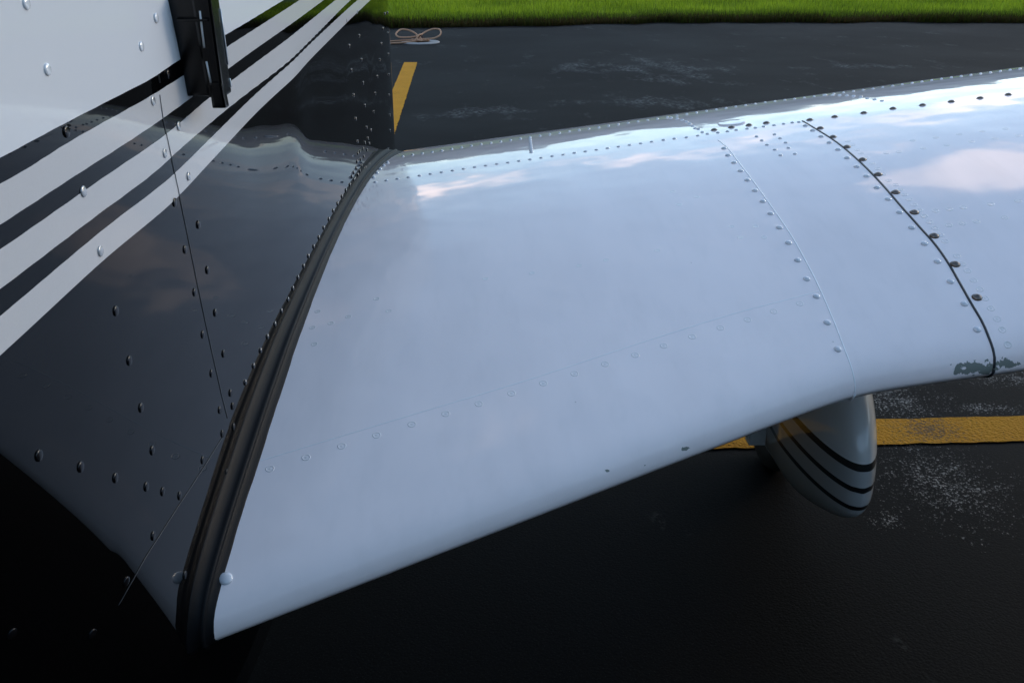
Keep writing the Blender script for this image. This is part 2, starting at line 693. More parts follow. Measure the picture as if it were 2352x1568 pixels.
# ---- little fasteners on the surfaces
def lathe(profile, nseg=12):
    vs, fs = [], []
    for (r, z) in profile:
        for k in range(nseg):
            a = 2 * math.pi * k / nseg
            vs.append((r * math.cos(a), r * math.sin(a), z))
    n = len(profile)
    for i in range(n - 1):
        for k in range(nseg):
            k2 = (k + 1) % nseg
            fs.append((i * nseg + k, i * nseg + k2, (i + 1) * nseg + k2, (i + 1) * nseg + k))
    fs.append(tuple((n - 1) * nseg + k for k in range(nseg)))
    return vs, fs


def dome_mesh(name, mat, r=1.0, h=.42, nseg=12):
    prof = [(r * math.cos(a), h * math.sin(a)) for a in np.linspace(0, R(78), 5)]
    prof = [(r, -.3)] + prof
    me = mesh_from(name, *lathe(prof, nseg))
    me.materials.append(mat)
    me.polygons.foreach_set('use_smooth', [True] * len(me.polygons))
    return me


def ring_mesh(name, mat):
    prof = [(1.0, -.1), (.98, .03), (.86, .06), (.74, .03), (.70, -.01), (.40, -.01), (.26, .03), (.12, .035)]
    me = mesh_from(name, *lathe(prof, 14))
    me.materials.append(mat)
    me.polygons.foreach_set('use_smooth', [True] * len(me.polygons))
    return me


def screw_mesh(name):
    vs, fs = lathe([(1.0, -.3), (1.0, .10), (.9, .28), (.62, .48), (.38, .55)], 14)
    n0 = len(vs)
    me = mesh_from(name, vs, fs)
    # cross recess: flat dark cross on the crown, shade put into its colour
    bm = bmesh.new()
    bm.from_mesh(me)
    for (a, b) in ((.34, .075), (.075, .34)):
        q = [bm.verts.new((sx * a, sy * b, .565 + (.004 if a > b else .0))) for sx, sy in ((-1, -1), (1, -1), (1, 1), (-1, 1))]
        f = bm.faces.new(q)
        f.material_index = 1
    # rust ring
    q0 = [bm.verts.new((1.14 * math.cos(2 * math.pi * k / 14), 1.14 * math.sin(2 * math.pi * k / 14), .03)) for k in range(14)]
    f = bm.faces.new(q0)
    f.material_index = 2
    bm.to_mesh(me)
    bm.free()
    for mm in (M_SCREW, M_SEALANT_RECESS, M_RUST):
        me.materials.append(mm)
    me.polygons.foreach_set('use_smooth', [len(p.vertices) == 4 for p in me.polygons])
    return me


ME = dict(riv_w=dome_mesh('white_rivet', M_RIVW, h=.62), riv_b=dome_mesh('black_rivet', M_RIVB, h=.5), riv_s=dome_mesh('silver_rivet', M_RIVS, h=.5),
          riv_f=dome_mesh('white_fuselage_rivet', M_RIVF, h=.5), ring=ring_mesh('flush_rivet', M_RIVR), screw=screw_mesh('screw'))


def fix(name, me, p, nrm, r, parent, spin=None, hs=1.0):
    o = bpy.data.objects.new(name, me)
    COL.objects.link(o)
    q = Vector(nrm).to_track_quat('Z', 'Y')
    q = q @ Matrix.Rotation(random.uniform(0, 6.28) if spin is None else spin, 3, 'Z').to_quaternion()
    o.matrix_world = Matrix.Translation(Vector(p)) @ q.to_matrix().to_4x4() @ Matrix.Diagonal((r, r, r * hs, 1))
    o.parent = parent
    return o


def wing_fix(name, me, px, py, r, hs=1.0):
    p = on_wing(px, py)
    if p is None:
        return None
    return fix(name, me, p, wing_normal(p), r, wing, hs=hs)


white_seam = [(1650, 322), (1668, 337), (1700, 377), (1740, 430), (1790, 500), (1840, 580), (1885, 668), (1920, 750), (1945, 815), (1960, 862), (1964, 890)]
tank_seam = [(1843, 278), (1880, 300), (1919, 325), (1973, 370), (2027, 425), (2081, 487), (2115, 525), (2143, 556), (2175, 600), (2207, 655), (2233, 701), (2255, 738), (2274, 783), (2284, 821)]


def seam_strip(name, pxs, w, mat, lift=.0012, drop_ends=True, nose=None, h=.0012):
    pts = [on_wing(*p) for p in pxs]
    pts = [Vector(p) for p in pts if p is not None]
    # dense resample on the surface
    P = np.array([tuple(p) for p in pts])
    s = np.concatenate([[0], np.cumsum(np.linalg.norm(np.diff(P, axis=0), axis=1))])
    n = 90
    S = np.linspace(0, s[-1], n)
    X, Y = spline(s, P[:, 0], 800), spline(s, P[:, 1], 800)
    out = []
    for v in S:
        x, y = float(np.interp(v, *X)), float(np.interp(v, *Y))
        y = max(y, float(y_le(x)) + 2e-4)
        out.append(Vector((x, y, float(z_up(x, y)))))
    nose_n = []
    if nose:
        x = out[-1].x
        y0 = out[-1].y
        # wrap round the leading edge to the underside
        extra = [(x, yy, float(z_up(x, yy))) for yy in np.linspace(y0, float(y_le(x)), 10)[1:]]
        extra += [(x, yy, float(z_low(x, yy))) for yy in np.linspace(float(y_le(x)), float(y_le(x)) + .03, 8)[1:]]
        out += [Vector(e) for e in extra]
    vs, fs = [], []
    n = len(out)
    for i, p in enumerate(out):
        a, b = out[max(0, i - 1)], out[min(n - 1, i + 1)]
        t = (b - a).normalized()
        side = Vector((1, 0, DI)).normalized()
        side = (side - t * side.dot(t)).normalized()
        nn = side.cross(t)
        if nn.z < 0 and p.y > float(y_le(p.x)) + .01:
            nn = -nn
        if nn.z < 0 and nn.y > 0:
            nn = -nn
        k = w / 2
        vs += [p - side * k - nn * .002, p - side * k + nn * lift, p + side * k + nn * lift, p + side * k - nn * .002]
    fs = grid_faces(n, 4, wrap_v=True)
    o = link(name, mesh_from(name, vs, fs), mat, wing)
    bpy_fix_normals(o.data)
    return o


def bpy_fix_normals(me):
    bm = bmesh.new()
    bm.from_mesh(me)
    bmesh.ops.recalc_face_normals(bm, faces=bm.faces)
    bm.to_mesh(me)
    bm.free()


for o_ in (wing,):
    bpy_fix_normals(o_.data)

seam_strip('panel_seam', white_seam, .0016, M_EDGE, lift=.0004, nose=True)['label'] = 'thin pale raised panel edge'
seam_strip('panel_seam', tank_seam, .0028, M_SEALANT_RECESS, lift=.0007, nose=True)['label'] = 'dark seam along the fuel tank'
lap = [(600, 1057), (900, 966), (1200, 876), (1500, 778), (1700, 716), (1882, 668)]
seam_strip('panel_seam', lap, .0009, M_EDGE, lift=.0002)

RIV_A = [(1663, 341), (1672, 357), (1686, 374), (1701, 393), (1717, 414), (1734, 438), (1752, 463), (1770, 491), (1790, 523), (1811, 558),
         (1832, 598), (1853, 641), (1875, 681), (1900, 741), (1924, 802)]
RIV_B = [(1850, 289), (1867, 300), (1886, 314), (1905, 328), (1925, 344), (1946, 363), (1968, 383), (1990, 405), (2014, 431), (2040, 458), (2066, 488),
         (2094, 523), (2123, 560), (2153, 601), (2183, 647), (2215, 698), (2244, 757)]
RIV_C = [(1738, 314), (1779, 309), (1750, 323), (1792, 318), (1762, 333), (1805, 328), (1780, 344), (1811, 340), (1793, 357), (1826, 354)]
RIV_D = [(1604, 297), (1613, 304), (1524, 322), (1549, 319), (1577, 316), (1603, 312), (1625, 308), (1649, 305), (1671, 302), (1691, 299), (1716, 296),
         (1735, 294), (1754, 291), (1778, 288), (1800, 285), (1820, 282), (1835, 281)]
for (x, y) in RIV_A + RIV_B:
    wing_fix('rivet', ME['riv_w'], x, y, .0046)
for (x, y) in RIV_C + RIV_D:
    wing_fix('rivet', ME['riv_w'], x, y, .0034)
spar = [(860, 419), (975, 402), (1085, 385), (1214, 367), (1317, 352), (1394, 341), (1497, 326)]
sx = np.arange(862, 1505, 25.4)
for x in sx:
    wing_fix('rivet', ME['riv_w'], float(x), float(np.interp(x, [p[0] for p in spar], [p[1] for p in spar])), .0034, hs=.9)
SCREWS = [(1860, 276), (1884, 295), (1913, 315), (1945, 338), (1981, 367), (2017, 401), (2057, 442), (2100, 488), (2146, 542), (2194, 607), (2244, 683),
          (1917, 269), (1984, 260), (2051, 250), (2119, 242), (2185, 234), (2251, 226), (2316, 218), (1760, 283), (1720, 288), (1680, 293), (1640, 299)]
for (x, y) in SCREWS:
    wing_fix('screw', ME['screw'], x, y, .0055)
RINGS = [(620, 1076), (703, 1050), (785, 1024), (865, 999), (946, 974), (1024, 950), (1100, 927), (1175, 903), (1248, 880), (1320, 858), (1390, 836),
         (1459, 815), (1525, 794), (1590, 773), (1655, 753), (1717, 734), (1777, 715), (1837, 697)]
z2 = lambda a, b: (1505 + .36 * a, 132 + .36 * b)
z3 = lambda a, b: (1599 + .32 * a, 517 + .32 * b)
RINGS += [z2(*p) for p in ((1490, 785), (1535, 813), (1562, 843), (1590, 875), (1620, 906), (1652, 940), (1687, 975), (1717, 1012), (1750, 1049), (1784, 1089), (1818, 1132), (1850, 1173),
                           (1788, 978), (1877, 967), (1965, 957), (2140, 935), (2313, 914), (1873, 1070), (1960, 1059), (2049, 1047), (2230, 1022),
                           (1940, 491), (2087, 472), (2235, 455), (2017, 537), (2165, 517), (2315, 499), (1790, 512), (1643, 530), (1860, 560), (1710, 580), (1555, 602), (1475, 610),
                           (1230, 535), (1260, 560), (1290, 590), (1315, 612), (1345, 640), (1385, 675), (1420, 710), (1455, 745))]
RINGS += [z3(*p) for p in ((1872, 222), (1910, 280), (1948, 328), (1990, 395), (2036, 460), (2074, 525), (2116, 597), (2160, 673), (2197, 750), (2237, 857))]
for (x, y) in RINGS:
    wing_fix('flush_rivet', ME['ring'], x, y, .0046)
# faint flush rivets on the walkway
for (x, y) in [(730, 715), (718, 752), (760, 742), (800, 727), (722, 790), (865, 686), (893, 714), (1115, 640), (1222, 627), (1330, 610), (1392, 597), (1510, 575),
               (1735, 520), (1755, 545), (1700, 545), (1680, 520), (1560, 470), (1600, 452), (1545, 440)]:
    wing_fix('flush_rivet', ME['ring'], x, y, .0040, hs=.6)
# rivets along the rear edge line of the skin
edge = [(905, 362), (933, 357), (1004, 347), (1090, 333), (1202, 317), (1311, 301), (1423, 285), (1532, 269), (1627, 254), (1757, 235), (1865, 222), (2009, 203), (2180, 178), (2345, 157)]
ex = np.arange(925, 2345, 22.5)
for x in ex:
    wing_fix('rivet', ME['riv_w'], float(x), float(np.interp(x, [p[0] for p in edge], [p[1] for p in edge])) + 1.0, .0030, hs=1.2)
for (x, y) in [(890, 374), (881, 381), (873, 389), (866, 398), (858, 408)]:
    wing_fix('rivet', ME['riv_w'], x, y, .0036, hs=1.3)
for k in range(9):
    wing_fix('rivet', ME['riv_w'], 1217 + .4 * k, 318 + 4.0 * k, .0036)
for (x, y) in [(1541, 271), (1555, 273), (1566, 276), (1576, 280), (1584, 285), (1591, 290), (1597, 295), (1895, 219), (1912, 219), (1928, 219), (1945, 220), (1960, 221), (1977, 223), (1992, 226), (2009, 229), (2026, 232)]:
    wing_fix('rivet', ME['riv_w'], x, y, .0040, hs=.8)

# ---- fuel cap and the root tip button
p = on_wing(1681, 283)
vs, fs = lathe([(.025, -.004), (.025, .0006), (.0235, .0022), (.012, .0026), (.002, .0026)], 32)
cap = fix('fuel_cap', mesh_from('fuel_cap', vs, fs), p, wing_normal(p), 1.0, wing)
cap.data.materials.append(M_WING)
cap['label'] = 'round white cap on the wing'
p = on_wing(518, 1328)
if p is not None:
    fix('rivet', ME['riv_w'], p, wing_normal(p), .0066, wing, hs=.7)

# ---- fuselage hull (closed, set 12 mm inside the visible skins)
CL = -.70      # centre line


def hull_section(y):
    ztop = float(np.interp(y, [-1.2, -.9, 0, .55, 1.1, 1.7, 3.0, 4.2, 6.5], [1.30, 1.40, 1.50, 1.56, 1.98, 2.14, 2.12, 1.85, 1.45]))
    zbot = float(np.interp(y, [-1.2, -.9, 0, .6, 3.2, 6.5], [.86, .74, .70, .60, .60, .95]))
    half = []
    for z in np.linspace(zbot, ztop, 22):
        x = float(x_fus(y, z)) - .012
        k = (z - zbot) / (ztop - zbot)
        if k > .72:
            x -= .42 * ((k - .72) / .28)**2.2 * (1 if y > .3 else .7)
        x = max(x, CL)
        half.append((x, y, z))
    other = [(2 * CL - a, b, c_) for (a, b, c_) in half[::-1]]
    return half + other


hy = np.concatenate([np.linspace(-1.2, 2.6, 60), np.linspace(2.7, 6.5, 20)])
hv = []
for y in hy:
    hv += hull_section(float(y))
nh = len(hull_section(0.0))
hf = grid_faces(len(hy), nh, wrap_v=True)
hf += [tuple(range(nh)), tuple((len(hy) - 1) * nh + k for k in range(nh))]
M_HULL = simple('black_hull_paint', (.008, .008, .009), .12, coat=1.0, noise=.3, nscale=8)
hull = link('fuselage', mesh_from('fuselage', hv, hf), M_HULL, plane)
bpy_fix_normals(hull.data)

# ---- stripes: heights of the seven paint edges along the fuselage
STRIPE_PX = [
    [(0, 361), (149, 282), (260, 225), (352, 177), (407, 140), (500, 90), (652, 0)],
    [(0, 420), (25, 407), (153, 328), (360, 211), (415, 177), (505, 118), (688, 0)],
    [(0, 515), (166, 407), (373, 272), (426, 234), (514, 166), (744, 0)],
    [(0, 572), (237, 407), (381, 308), (486, 220), (519, 195), (771, 0)],
    [(0, 663), (211, 503), (377, 376), (393, 361), (495, 273), (626, 172), (803, 3)],
    [(0, 722), (231, 529), (400, 397), (470, 329), (642, 166), (821, 0)],
    [(0, 815), (35, 783), (226, 607), (411, 449), (470, 386), (691, 161), (801, 48), (851, 0)]]
EDGES = []
for ln in STRIPE_PX:
    P = np.array([on_fus(*p) for p in ln])
    ys, zs = P[:, 1], P[:, 2]
    # run on beyond the frame at the end slopes
    s0 = np.clip((zs[1] - zs[0]) / (ys[1] - ys[0]), -.5, .5)
    s1 = np.clip((zs[-1] - zs[-2]) / (ys[-1] - ys[-2]), -.05, .05)
    ys = np.concatenate([[-1.3], ys, [7]])
    zs = np.concatenate([[zs[0] + s0 * .3 * (-1.3 - P[0, 1])], zs, [zs[-1] + s1 * (7 - P[-1, 1])]])
    EDGES.append(spline(ys, zs, 6000))


def stripe_at(y, z):
    e = [np.interp(y, a, b) for a, b in EDGES]
    out = np.zeros_like(y)
    out = np.where(z > e[0], -1.0 - 0 * y, out)
    v = np.where(z > e[0], -np.minimum((z - e[0]) / .02, 1.0), 0.0)
    for k in range(6):
        f = (e[k] - z) / np.maximum(e[k] - e[k + 1], 1e-4)
        v = np.where((z <= e[k]) & (z > e[k + 1]), k + f, v)
    v = np.where(z <= e[6], 6.0 + np.minimum((e[6] - z) / .02, 1.0), v)
    return v


def skin(name, y_lo, y_hi, z0, z1, ny, nz, lift):
    """a skin panel between two border curves y_lo(z), y_hi(z)"""
    zz = np.concatenate([np.linspace(z0, 1.0, int(nz * .3)), np.linspace(1.0, 1.36, int(nz * .55))[1:], np.linspace(1.36, z1, int(nz * .15))[1:]])
    V, S = [], []
    nzz = len(zz)
    uu = np.linspace(0, 1, ny)
    A = np.array([y_lo(z) for z in zz])
    B = np.array([y_hi(z) for z in zz])
    for u in uu:
        y = A + (B - A) * u
        x = x_fus(y, zz) + lift
        V += list(zip(x, y, zz))
        S += list(stripe_at(y, zz))
    me = mesh_from(name, V, grid_faces(ny, nzz))
    at = me.attributes.new('stripe', 'FLOAT', 'POINT')
    at.data.foreach_set('value', np.array(S, dtype=np.float32))
    bm = bmesh.new()
    bm.from_mesh(me)
    if sum(f.normal.x for f in list(bm.faces)[:200]) < 0:
        bmesh.ops.reverse_faces(bm, faces=list(bm.faces))
    bm.to_mesh(me)
    bm.free()
    o = link(name, me, M_FUS, hull)
    return o


seam_px = [(352, 120), (360, 180), (373, 272), (381, 308), (400, 397), (411, 449), (430, 540), (450, 640), (470, 735), (490, 825), (508, 905), (522, 960), (505, 1015), (470, 1068), (400, 1175), (330, 1285), (270, 1390), (235, 1450)]
SP = np.array([on_fus(*p) for p in seam_px[:12]])
order = np.argsort(SP[:, 2])
SZ, SY = SP[order, 2], SP[order, 1]
SZ = np.concatenate([[SZ[0] - .35], SZ, [SZ[-1] + .9]])
SY = np.concatenate([[SY[0] - .05], SY, [SY[-1] - .02]])
seam_y = lambda z: float(np.interp(z, SZ, SY))
skA = skin('skin_panel', lambda z: -1.1, lambda z: seam_y(z) + .0012, .66, 1.50, 330, 300, .0002)
skA['label'] = 'glossy cowling side with black, white and silver stripes'
skB = skin('skin_panel', seam_y, lambda z: 6.2, .66, 1.72, 900, 300, 0.0)
skB['label'] = 'glossy striped cabin side skin reflecting the wing'

# the lip of the cowling skin along that seam
zz_ = np.linspace(float(SZ[1]), 1.235, 160)
vs, fs = tube([(float(x_fus(seam_y(z), z)) + .0006, seam_y(z), float(z)) for z in zz_], .00032, 6)
M_WORN = simple('worn_panel_edge', (.16, .162, .165), .5)
link('panel_seam', mesh_from('panel_seam', vs, fs), M_WORN, hull)
DP = np.array([on_fus(*p) for p in ((512, 1000), (470, 1068), (435, 1122), (400, 1175), (365, 1230), (330, 1285), (300, 1338), (270, 1390))])
dk = np.linspace(0, len(DP) - 1, 60)
dy_, dz_ = (np.interp(dk, *spline(np.arange(len(DP)), DP[:, k], 400)) for k in (1, 2))
vs, fs = tube([(float(x_fus(a, b)) + .0005, float(a), float(b)) for a, b in zip(dy_, dz_)], .0003, 6)
link('panel_seam', mesh_from('panel_seam', vs, fs), simple('dark_panel_edge', (.045, .045, .047), .5), hull)

# ---- fuselage rivets
FR = [(58, 8), (107, 160), (323, 107), (357, 42), (151, 303), (385, 170), (350, 232), (377, 352), (409, 290), (190, 440), (229, 577), (432, 405), (400, 465),
      (455, 516), (424, 573), (476, 620), (446, 671), (494, 718), (265, 714), (465, 768), (296, 828), (485, 857), (513, 812), (323, 936), (504, 941),
      (349, 1034), (88, 1046), (184, 1072), (264, 1097), (335, 1117), (373, 1128), (412, 1138), (465, 1056), (510, 995), (351, 1230), (289, 1335), (25, 1455),
      (210, 1455), (424, 1320), (529, 902), (534, 932), (536, 980), (520, 1085)]
SEALR = [(582, 840), (563, 878), (598, 805), (614, 773), (631, 744), (646, 714), (661, 688), (672, 662), (684, 637), (697, 611), (708, 588), (720, 566), (732, 545),
         (743, 523), (755, 503), (765, 484), (775, 467), (785, 451), (794, 437), (803, 424), (812, 412), (822, 401)]
SMALL = [(795, 48), (802, 106), (807, 162), (812, 219), (817, 273), (821, 325), (820, 28), (825, 83), (830, 138), (834, 191), (838, 243), (842, 293),
         (884, 32), (880, 66), (876, 101), (872, 138), (867, 176), (862, 215), (858, 257), (852, 299), (890, 30), (891, 77), (892, 125), (893, 172), (894, 219), (895, 265), (896, 300),
         (845, 318), (838, 328), (834, 342), (826, 348), (848, 330), (843, 345), (828, 366), (822, 352), (836, 360), (820, 372), (830, 380), (818, 386), (826, 392), (812, 396),
         (855, 372), (862, 366), (868, 361), (874, 356), (880, 351), (886, 347), (892, 343), (840, 385), (848, 378), (815, 410), (808, 405)]


M_RIVG = simple('glossy_black_rivet_paint', (.004, .004, .005), .12, coat=1.0)
ME['riv_g'] = dome_mesh('glossy_black_rivet', M_RIVG, h=.5)


def fus_fix(px, py, r, hs=1.0, gloss=False):
    p = on_fus(px, py)
    if p is None:
        return
    s = float(stripe_at(np.array([p[1]]), np.array([p[2]]))[0])
    me = ME['riv_f'] if s < 0 else (ME['riv_s'] if (int(s) % 2 == 1 and s < 6) else ME['riv_b'])
    if gloss and me is ME['riv_b']:
        me, hs = ME['riv_g'], hs * 1.5
    p = p + np.array([.0008, 0, 0])
    fix('rivet', me, p, fus_normal(p), r, hull, hs=hs * (.55 if s < 0 else .42))


for q in FR:
    fus_fix(*q, .0038)
for q in SEALR:
    fus_fix(*q, .0032, 1.1, True)
for q in SMALL:
    fus_fix(*q, .0031, 1.0, True)

# ---- black rubber seal between wing root and fuselage
def root_section():
    pts = []
    for y in np.linspace(2.03, YC, 60):
        pts.append((y, float(z_up(x_root(y), y))))
    yl = .7
    for _ in range(8):
        yl = float(y_le(x_root(yl)))
    for q in np.linspace(1, 0, 90)[1:]:
        y = yl + q * q * (YC - yl)
        pts.append((y, float(z_up(x_root(y), y))))
    for q in np.linspace(0, 1, 24)[1:]:
        y = yl + .16 * q * q
        pts.append((y, float(z_low(x_root(y), y))))
    return np.array(pts)


RS = root_section()
ds = np.concatenate([[0], np.cumsum(np.linalg.norm(np.diff(RS, axis=0), axis=1))])
sg = np.linspace(0, ds[-1], 170)
ry_, rz_ = np.interp(sg, ds, RS[:, 0]), np.interp(sg, ds, RS[:, 1])
ty, tz = np.gradient(ry_), np.gradient(rz_)
tl_ = np.hypot(ty, tz)
ny_, nz_ = tz / tl_, -ty / tl_                 # outward normal of the root rib
for _ in range(14):
    ny_[1:-1] = (ny_[:-2] + 2 * ny_[1:-1] + ny_[2:]) / 4
    nz_[1:-1] = (nz_[:-2] + 2 * nz_[1:-1] + nz_[2:]) / 4
wid = np.where(sg < sg[-1] - .17, np.interp(ry_, [.68, .80, .98, 1.23, 1.66, 2.1], [.016, .018, .019, .016, .011, .004]), .016)
for _ in range(10):
    wid[1:-1] = (wid[:-2] + wid[2:]) / 2
Qd = np.stack([x_root(ry_), ry_, rz_], 1)
py_, pz_ = ry_ + ny_ * wid, rz_ + nz_ * wid
Pd = np.stack([np.maximum(x_fus(py_, pz_), x_root(ry_) - .05), py_, pz_], 1)
ii = sg
PROF = [(-.10, -.006), (-.07, .0016), (.0, .0022), (.05, .0018), (.10, .0006), (.32, .0006), (.42, .0012), (.47, .0034), (.52, .0052), (.57, .0058), (.62, .0050), (.66, .0026), (.72, .0012),
        (.90, .0012), (.98, .0018), (1.03, .0018), (1.05, .0006), (1.07, -.006)]
sv = []
for i in range(len(ii)):
    P_, Q_ = Vector(Pd[i]), Vector(Qd[i])
    c_ = Q_ - P_
    t_ = Vector(Qd[min(i + 1, len(ii) - 1)] - Qd[max(i - 1, 0)]).normalized()
    nn = c_.cross(t_).normalized()
    if nn.dot(Vector((.5, -.55, .65))) < 0:
        nn = -nn
    wob = .0004 * math.sin(i * .45) + .0002 * math.sin(i * 1.3)
    for (u, h_) in PROF:
        hh = .55 * h_ * min(1.0, c_.length / .026)**1.3
        uu_ = u + (wob / max(c_.length, .01) if u > .95 else (.7 * wob / max(c_.length, .01) if u < 0 else 0))
        sv.append(P_ + c_ * uu_ + nn * hh)
seal = link('root_seal', mesh_from('root_seal', sv, grid_faces(len(ii), len(PROF))), M_RUBBER, hull)
seal['label'] = 'black rubber seal between wing and fuselage'
bpy_fix_normals(seal.data)
# ---- the black vent box high on the cowling
vb = Vector(on_fus(430, 120))
a0 = Vector(on_fus(388, 10))      # top
a1 = Vector(on_fus(432, 226))     # foot


def vent_part(name, pts2d, x0, x1, mat, parent, bev=.002):
    """extrude a (y,z) outline between x0 and x1 outward from the fuselage"""
    bm = bmesh.new()
    v0 = [bm.verts.new((x0, y, z)) for y, z in pts2d]
    v1 = [bm.verts.new((x1, y, z)) for y, z in pts2d]
    bm.faces.new(v0)
    bm.faces.new(v1[::-1])
    n = len(pts2d)
    for i in range(n):
        bm.faces.new((v0[i], v0[(i + 1) % n], v1[(i + 1) % n], v1[i]))
    bmesh.ops.recalc_face_normals(bm, faces=bm.faces)
    bmesh.ops.bevel(bm, geom=list(bm.edges), offset=bev, segments=2, affect='EDGES', profile=.7)
    me = bpy.data.meshes.new(name)
    bm.to_mesh(me)
    bm.free()
    return link(name, me, mat, parent, smooth=False)


def box_between(name, corners, mat, parent, bev=.0012):
    """eight corners: bottom ring of four then top ring of four"""
    bm = bmesh.new()
    v = [bm.verts.new(c) for c in corners]
    for f in ((0, 1, 2, 3), (4, 5, 6, 7), (0, 1, 5, 4), (1, 2, 6, 5), (2, 3, 7, 6), (3, 0, 4, 7)):
        bm.faces.new([v[i] for i in f])
    bmesh.ops.recalc_face_normals(bm, faces=bm.faces)
    if bev:
        bmesh.ops.bevel(bm, geom=list(bm.edges), offset=bev, segments=2, affect='EDGES', profile=.7)
    me = bpy.data.meshes.new(name)
    bm.to_mesh(me)
    bm.free()
    return link(name, me, mat, parent, smooth=False)


def at_depth(px, py, y):
    d = sight(px, py)
    return Vector(EYE + d * y)


XF = lambda y, z: float(x_fus(y, z)) + .0015
yv = lambda z: a0.y + (a1.y - a0.y) * (a0.z - z) / (a0.z - a1.z)      # the front leans with the cowling


def px_x(px, py, y):
    return at_depth(px, py, y).x


ZT, ZB = at_depth(395, -10, a0.y).z, at_depth(440, 222, a1.y).z
W1 = [px_x(450, 0, yv(ZT)) - XF(yv(ZT), ZT), px_x(487, 215, yv(ZB)) - XF(yv(ZB), ZB)]
W2 = [px_x(484, 0, yv(ZT)) - XF(yv(ZT), ZT), px_x(515, 215, yv(ZB)) - XF(yv(ZB), ZB)]
wz = lambda w, z: w[1] + (w[0] - w[1]) * (z - ZB) / (ZT - ZB)
vent = bpy.data.objects.new('vent_box', bpy.data.meshes.new('vent_box'))


def slab(name, f0, f1, ztop, zbot, y0, y1, mat, bev=.0015):
    cs = []
    for z in (zbot, ztop):
        for (dy, f) in ((y0, f0), (y0, f1), (y1, f1), (y1, f0)):
            cs.append((XF(yv(z), z) + f(z), yv(z) + dy, z))
    return box_between(name, cs, mat, vent, bev)


vent = slab('vent_box', lambda z: -.006, lambda z: wz(W1, z) - .0008, ZT, ZB, 0, .035, M_BLACKP, .003) if False else None
cs = []
for z in (ZB, ZT):
    for (dy, w) in ((0, -.006), (0, wz(W1, z) - .0008), (.035, wz(W1, z) - .0008), (.035, -.006)):
        cs.append((XF(yv(z), z) + w, yv(z) + dy, z))
vent = box_between('vent_box', cs, M_BLACKP, hull, .003)
vent['label'] = 'black plastic vent box on the cowling'
slab('outer_plate', lambda z: wz(W1, z) - .004, lambda z: wz(W2, z), ZT - .001, ZB - .001, -.001, .030, M_BLACKP, .0022)
slab('lower_lip', lambda z: wz(W2, z) - .011, lambda z: wz(W2, z) + (.0012 if z < ZB - .004 else -.0006), ZB + .012, ZB - .010, -.003, .010, M_BLACKP, .0022)
slab('ledge', lambda z: .002, lambda z: wz(W2, z) - .004, ZT - .018, ZT - .020, -.004, .01, M_BLACKP, .0008)
for (pa, pb) in (((459, 26), (469, 110)), ((474, 142), (484, 190))):  # pale line down the vent front, in two pieces
    A_, B_ = at_depth(*pa, yv(at_depth(*pa, a0.y).z) - .0016), at_depth(*pb, yv(at_depth(*pb, a0.y).z) - .0016)
    vs, fs = tube([A_, B_], .0008, 8)
    link('pale_strip', mesh_from('pale_strip', vs, fs), M_LIGHT, vent)
for (z0_, z1_) in ((ZT - .012, ZT - .058), (ZT - .070, ZB + .004)):  # pale tube imitates the highlight along the outer plate's edge
    vs, fs = tube([(XF(yv(z), z) + wz(W2, z) + .0002, yv(z) + .028, z) for z in (z0_, (z0_ + z1_) / 2, z1_)], .0006, 6)
    link('edge_highlight', mesh_from('edge_highlight', vs, fs), M_RIVF, vent)

# ---- wheel fairing
PX, PY0, PL = .848, 1.742, 1.05


def fair_f(u):
    a = 1.0
    if u < .26:
        k = u / .26
        a = min(1.0, math.sqrt(k) * (1.12 - .12 * k * k))
    if u > .42:
        a *= max(0.02, 1 - ((u - .42) / .58)**1.7)
    return a


fv, FN = [], 48
us = np.concatenate([np.linspace(0.004, .1, 14)**1, np.linspace(.1, .5, 18)[1:], np.linspace(.5, 1, 14)[1:]])
us[0] = .0002
attr = []
for u in us:
    f = fair_f(float(u))
    w = .096 * f
    zt, zb = .245 + .31 * f, .245 - .140 * f**.8 - .03 * max(0.0, f - .75)
    cz, hz = (zt + zb) / 2, (zt - zb) / 2
    # lower half blunter than the upper half
    for k in range(FN):
        a = 2 * math.pi * k / FN
        ca, sa = math.cos(a), math.sin(a)
        ex_ = .98 if sa < 0 else .90
        xx = math.copysign(abs(ca)**ex_, ca)
        zz_ = math.copysign(abs(sa)**ex_, sa)
        z = .245 + (zt - .245) * zz_ if zz_ > 0 else .245 + (.245 - zb) * zz_
        fv.append((PX + w * xx, PY0 + PL * float(u), z))
ff = grid_faces(len(us), FN, wrap_v=True) + [tuple(range(FN)), tuple((len(us) - 1) * FN + k for k in range(FN))]


def mat_fairing():
    m = Mat('striped_fairing_paint')
    o = m.obj()
    s = m.n('ShaderNodeSeparateXYZ')
    m.l(o, s.inputs[0])
    z = m.math('ADD', s.outputs['Z'], m.math('MULTIPLY', m.math('SUBTRACT', s.outputs['Y'], PY0), -.10))
    W, B, S = (.86, .86, .86), (.007, .007, .009), (.55, .55, .555)
    zs = [(0, S), (.208, B), (.222, S), (.254, B), (.268, S), (.304, B), (.320, W)]
    col = m.ramp(z, [(a, b) for a, b in zs], 'CONSTANT')
    m.set(Base_Color=col, Roughness=.35, Coat_Weight=1.0, Coat_Roughness=.04)
    return m.m


fair = link('wheel_fairing', mesh_from('wheel_fairing', fv, ff), mat_fairing(), plane)
fair['label'] = 'white wheel fairing with black and silver stripes'
bpy_fix_normals(fair.data)
